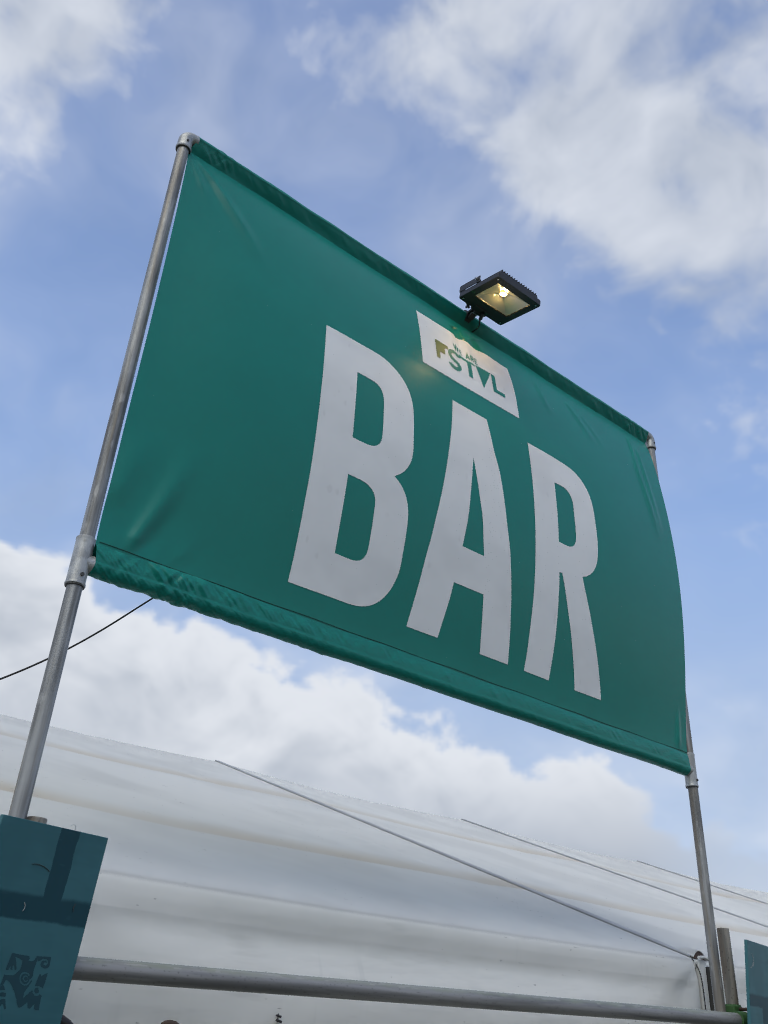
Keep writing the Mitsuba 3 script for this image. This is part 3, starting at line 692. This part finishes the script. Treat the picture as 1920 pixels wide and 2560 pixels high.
# the beam that leaves through the glass
so, sd = at(lx, ld, -0.004), -EN
scene['floodlight_beam'] = {'type': 'spot', 'to_world': T().look_at(origin=so.tolist(), target=(so + sd).tolist(), up=[1, 0, 0]), 'intensity': {'type': 'rgb', 'value': (0.012, 0.0078, 0.0030)}, 'cutoff_angle': 78.0, 'beam_width': 40.0}
scene['clear_glass'] = {'type': 'thindielectric', 'int_ior': 1.5}
gp = trimesh.Trimesh(np.array([at(wx0 - 0.002, wd0 - 0.002, 0.004), at(wx1 + 0.002, wd0 - 0.002, 0.004), at(wx1 + 0.002, wd1 + 0.002, 0.004), at(wx0 - 0.002, wd1 + 0.002, 0.004)]), [[0, 1, 2], [0, 2, 3]], process=False)
add('glass_pane', gp, 'clear_glass', fl, smooth=False)
for sx in (-1, 1):
    for d in (0.016, B_ - 0.018):
        add('corner_screw', tube([at(sx * (hx - 0.017), d, -0.0012), at(sx * (hx - 0.017), d, 0.004)], 0.0042, 12), 'zinc', fl)
# yoke: two cheeks on the housing's sides and a cross bar at the rail
for sx in (-1, 1):
    ck = add('yoke_arm', cat(slab(sx * 0.1365 - 0.002, sx * 0.1365 + 0.002, 0.010, 0.135, 0.026, 0.058, 0.0015), slab(min(sx * 0.118, sx * 0.1385), max(sx * 0.118, sx * 0.1385), 0.100, 0.122, 0.036, 0.052, 0.002)), 'black_paint', fl)
    add('yoke_bolt', cat(tube([at(sx * 0.136, 0.118, 0.045), at(sx * 0.146, 0.118, 0.045)], 0.0075, 6), tube([at(sx * 0.146, 0.118, 0.045), at(sx * 0.151, 0.118, 0.045)], 0.0045, 12)), 'zinc', ck)
add('yoke_bar', cat(slab(-0.1385, 0.1385, 0.004, 0.010, 0.026, 0.056, 0.0015)), 'black_paint', fl)
add('wiring_box', cat(slab(-0.050, 0.040, -0.010, 0.030, -0.004, 0.022, 0.004), slab(-0.022, 0.020, -0.020, 0.000, -0.007, 0.014, 0.003)), 'black_paint', fl)
RC = np.array([1.452, 0.0, ZT])
add('pipe_clamp', cat(ring(RC, [1, 0, 0], 0.0290, 0.0345, 0.030), box([0.030, 0.045, 0.012], place(RC + [0, -0.050, 0.006], [1, 0, 0], [0, 1, 0], [0, 0, 1]), 0.002), box([0.028, 0.030, 0.008], place(RC + [0, -0.047, -0.022], [1, 0, 0], [0, 0.9, -0.436], [0, 0.436, 0.9]), 0.002)), 'black_paint', fl)
add('spigot', cat(tube([RC + [0.012, -0.036, 0.0], RC + [0.016, -0.074, 0.002]], 0.0145, 20), tube([RC + [0.016, -0.072, 0.002], RC + [0.017, -0.079, 0.002]], 0.0170, 20)), 'zinc', fl)
add('wing_screw', cat(tube([RC + [-0.012, -0.040, 0.030], RC + [-0.052, -0.060, 0.040]], 0.0058, 12), tube([RC + [-0.048, -0.058, 0.039], RC + [-0.062, -0.065, 0.0425]], [0.0105, 0.0105], 12), box([0.006, 0.034, 0.014], place(RC + [-0.022, -0.046, 0.033], [1, 0, 0], [0, 1, 0], [0, 0, 1]), 0.002)), 'black_paint', fl)
add('cable_gland', cat(tube([at(0.010, 0.012, -0.006), at(0.022, -0.014, -0.020)], 0.0085, 12), tube([at(0.022, -0.014, -0.020), at(0.022, -0.020, -0.024)], 0.0060, 12)), 'black_plastic', fl)

# its cable drops behind the banner and runs off to the left
pts = [[1.488, -0.062, 4.498], [1.50, -0.045, 4.478], [1.49, 0.045, 4.47], [1.47, 0.07, 4.40], [1.35, 0.10, 4.05], [1.00, 0.20, 3.52], [0.62, 0.28, 3.10], [0.356, 0.30, 2.841], [0.233, 0.30, 2.706], [0.118, 0.30, 2.590], [-0.046, 0.30, 2.453], [-0.30, 0.30, 2.285], [-0.75, 0.32, 2.07], [-1.3, 0.40, 2.12]]
k = add('power_cable', tube(spline(pts, 160), 0.0029, 12), 'black_cable')
say(k, 'thin black cable running from behind the banner past the left pole', 'cable')

# ------------------------------------------------------------------ teal boards at the two ends of the bar front
H_, V_, N_ = np.array([0.97237, 0.23345, 0.0]), np.array([0.02440, -0.10164, 0.99452]), np.array([0.23217, -0.96704, -0.10453])
OL, OR = np.array([0.17984, -0.13, 2.01681]), np.array([2.84647, -0.16, 2.04283])


def board_paint(O, bands):
    def fn(p, n, uv):
        q = p - mi.Point3f(*O.tolist())
        u = q.x * H_[0] + q.y * H_[1]
        v = q.x * V_[0] + q.y * V_[1] + q.z * V_[2]
        brush = fbm(u * 14, v * 90, 0.0, 3) - 0.5
        c = mix((0.038, 0.128, 0.152), (0.047, 0.150, 0.176), smoothstep(0.3, 0.7, fbm(u * 9, v * 9, 2.0, 3) + 0.3 * brush))
        dark = mi.Float(0.0)
        wob = 0.004 * (noise(u * 22, v * 22, 5.0) - 0.5) + 0.0020 * (noise(u * 120, v * 120, 3.0) - 0.5)
        for u0, u1, v0, v1, e in bands:
            inside = smoothstep(-e, e, u - u0 + wob) * smoothstep(-e, e, u1 - u + wob) * smoothstep(-0.0035, 0.0035, v - v0 + wob) * smoothstep(-0.006, 0.006, v1 - v + wob)
            dark = dr.maximum(dark, inside)
        c = mix(c, mi.Color3f(0.0090, 0.052, 0.072), 0.93 * dark)
        scratch = smoothstep(0.86, 0.96, noise(u * 40, v * 160, 1.0)) * 0.12
        c = mix(c, mi.Color3f(0.05, 0.14, 0.17), scratch)
        edge = smoothstep(0.5, 0.9, dr.abs(n.x * N_[0] + n.y * N_[1] + n.z * N_[2]))
        return mix(mi.Color3f(0.047, 0.150, 0.172), c, edge)
    return fn


mat('teal_paint_left', proc(board_paint(OL, [(-0.9, 0.9, -0.194, -0.1435, 0.01), (-0.1285, -0.0795, -0.16, 0.1, 0.0012)])), 0.42, specular=0.25)
mat('teal_paint_right', proc(board_paint(OR, [(-0.005, 0.9, -0.2295, -0.188, 0.004), (0.152, 0.9, -0.5, -0.20, 0.003)])), 0.42, specular=0.25)


def board(name, O, u0, u1, length, m, label):
    k = add(name, box([u1 - u0, length, 0.012], place(O + H_ * (u0 + u1) / 2 - V_ * length / 2 - N_ * 0.006, H_, V_, N_), 0.0012), m, smooth=30)
    say(k, label, 'painted board', 'teal painted boards at the ends of the bar')
    return k


def on_board(O, u, v, lift=0.001):
    return O + H_ * u + V_ * v + N_ * lift


bl = board('painted_board', OL, -0.278, 0.0, 0.95, 'teal_paint_left', 'teal painted board with darker crossing bands and emblem, left of the sign')
br = board('painted_board', OR, 0.0, 0.28, 0.95, 'teal_paint_right', 'teal painted board at the right edge beside the upright scaffold tube')
EMBLEM = [[[[-0.1545,-0.2811],[-0.1506,-0.2827],[-0.1463,-0.2901],[-0.1425,-0.2887],[-0.1489,-0.2737],[-0.1538,-0.2658],[-0.1472,-0.2661],[-0.1343,-0.2715],[-0.1333,-0.2801],[-0.1349,-0.2889],[-0.146,-0.3],[-0.1673,-0.3],[-0.1687,-0.313],[-0.1701,-0.3201],[-0.1697,-0.3203],[-0.1665,-0.3188],[-0.1692,-0.3227],[-0.1669,-0.3288],[-0.1555,-0.3273],[-0.1595,-0.322],[-0.164,-0.3177],[-0.1627,-0.3171],[-0.1605,-0.3086],[-0.1513,-0.3121],[-0.1438,-0.318],[-0.1325,-0.3302],[-0.124,-0.3425],[-0.1162,-0.3555],[-0.1112,-0.3585],[-0.1031,-0.3533],[-0.0958,-0.3468],[-0.0908,-0.3581],[-0.0852,-0.3584],[-0.0809,-0.3524],[-0.0774,-0.3492],[-0.0759,-0.359],[-0.0698,-0.3604],[-0.0634,-0.3601],[-0.0662,-0.3315],[-0.071,-0.3308],[-0.0735,-0.3333],[-0.0754,-0.3341],[-0.0799,-0.3343],[-0.0822,-0.3338],[-0.0867,-0.3314],[-0.0885,-0.3297],[-0.0899,-0.3277],[-0.0918,-0.3233],[-0.1083,-0.34],[-0.11,-0.3299],[-0.099,-0.3096],[-0.0982,-0.3056],[-0.0987,-0.3055],[-0.1025,-0.3081],[-0.1033,-0.3114],[-0.1048,-0.3135],[-0.1068,-0.3152],[-0.1093,-0.3163],[-0.1121,-0.3168],[-0.1152,-0.3167],[-0.1183,-0.3159],[-0.1214,-0.3146],[-0.1242,-0.3127],[-0.1267,-0.3105],[-0.13,-0.3051],[-0.1306,-0.3022],[-0.1306,-0.2995],[-0.1299,-0.297],[-0.1285,-0.2948],[-0.1265,-0.2931],[-0.124,-0.292],[-0.1212,-0.2915],[-0.1181,-0.2916],[-0.115,-0.2923],[-0.1119,-0.2936],[-0.1076,-0.2968],[-0.1096,-0.2984],[-0.1128,-0.2961],[-0.1153,-0.295],[-0.1201,-0.2943],[-0.1224,-0.2948],[-0.1259,-0.297],[-0.1275,-0.3006],[-0.1275,-0.3027],[-0.127,-0.3049],[-0.1245,-0.309],[-0.1204,-0.3122],[-0.118,-0.3133],[-0.1132,-0.3139],[-0.1089,-0.3126],[-0.1063,-0.3097],[-0.1057,-0.3077],[-0.1061,-0.3036],[-0.1027,-0.3034],[-0.1,-0.2987],[-0.1018,-0.2855],[-0.0996,-0.2675],[-0.1,-0.2625],[-0.0977,-0.2698],[-0.0925,-0.2676],[-0.0868,-0.2635],[-0.0783,-0.2634],[-0.0723,-0.2675],[-0.0716,-0.2724],[-0.0753,-0.2759],[-0.081,-0.2753],[-0.0827,-0.2724],[-0.0795,-0.2697],[-0.0752,-0.2701],[-0.077,-0.2665],[-0.0823,-0.2662],[-0.0881,-0.2686],[-0.0896,-0.2739],[-0.0849,-0.2799],[-0.0776,-0.2816],[-0.0719,-0.2812],[-0.0662,-0.2778],[-0.0679,-0.2585],[-0.1002,-0.2597],[-0.1029,-0.2591],[-0.1069,-0.2684],[-0.1145,-0.2707],[-0.1214,-0.2697],[-0.1185,-0.2658],[-0.1213,-0.2613],[-0.1435,-0.2604],[-0.1636,-0.2588],[-0.168,-0.2906],[-0.1626,-0.2913],[-0.1585,-0.2839],[-0.1567,-0.2897],[-0.1519,-0.2905]],[[-0.1089,-0.3034],[-0.1105,-0.3035],[-0.1122,-0.3014],[-0.115,-0.3001],[-0.1169,-0.3003],[-0.1187,-0.3018],[-0.119,-0.3034],[-0.1184,-0.3051],[-0.1161,-0.3072],[-0.1132,-0.3079],[-0.1115,-0.3074],[-0.1104,-0.3059],[-0.1085,-0.3066],[-0.1105,-0.3094],[-0.1131,-0.3102],[-0.1161,-0.3098],[-0.119,-0.3083],[-0.1218,-0.3045],[-0.1217,-0.3005],[-0.1201,-0.2987],[-0.1175,-0.2979],[-0.1145,-0.2983],[-0.113,-0.2989],[-0.1104,-0.301]]],[[[-0.0654,-0.3051],[-0.0659,-0.2891],[-0.0731,-0.2926],[-0.079,-0.2968],[-0.0842,-0.2917],[-0.0888,-0.3155],[-0.0873,-0.3164],[-0.0843,-0.3156],[-0.0807,-0.316],[-0.0787,-0.3153],[-0.0717,-0.3173],[-0.0676,-0.3198]]],[[[-0.079,-0.3199],[-0.0817,-0.319],[-0.0831,-0.3189],[-0.0855,-0.3196],[-0.087,-0.3212],[-0.0873,-0.3234],[-0.0864,-0.3258],[-0.0846,-0.3279],[-0.082,-0.3293],[-0.0793,-0.3297],[-0.078,-0.3295],[-0.0754,-0.3274],[-0.075,-0.3251],[-0.0759,-0.3228]]],[[[-0.1546,-0.3434],[-0.1608,-0.3457],[-0.1563,-0.358],[-0.1558,-0.3581],[-0.154,-0.3538],[-0.151,-0.3532],[-0.1448,-0.3631],[-0.1415,-0.3604],[-0.1497,-0.3443]]],[[[-0.1502,-0.3401],[-0.1515,-0.3332],[-0.1589,-0.3317],[-0.1654,-0.333],[-0.163,-0.3395]]]]
mat('emblem_print', (0.0120, 0.058, 0.078), 0.42, specular=0.4)
em = []
for rings in EMBLEM:
    poly = Polygon(rings[0], rings[1:]).buffer(0)
    for gpoly in getattr(poly, 'geoms', [poly]):
        v, f = trimesh.creation.triangulate_polygon(gpoly, engine='earcut')
        em.append(trimesh.Trimesh(np.array([on_board(OL, a, b, 0.0006) for a, b in v]), f, process=False))
k = add('emblem', cat(*em), 'emblem_print', bl, smooth=False)
say(k, 'dark teal printed emblem of jumbled letters on the board')
for pts, m in (([(-0.178, -0.085), (-0.153, -0.0845), (-0.130, -0.094)], 'bristle_dark'), ([(-0.170, -0.161), (-0.1655, -0.169), (-0.168, -0.178)], 'bristle_pale'), ([(-0.0425, -0.149), (-0.0455, -0.157), (-0.0428, -0.166)], 'bristle_dark'), ([(-0.1075, 0.008), (-0.1015, 0.0112), (-0.097, 0.009), (-0.0955, 0.001)], 'bristle_pale')):
    add('brush_hair', tube(spline([on_board(OL, a, b, 0.0012) for a, b in pts], 16), 0.0007, 6), m, bl)
for pts, m in (([(0.05, -0.045), (0.062, -0.065), (0.055, -0.09)], 'bristle_pale'), ([(0.02, -0.095), (0.04, -0.092), (0.052, -0.080)], 'bristle_pale')):
    add('brush_hair', tube(spline([on_board(OR, a, b, 0.0012) for a, b in pts], 16), 0.0006, 6), m, br)
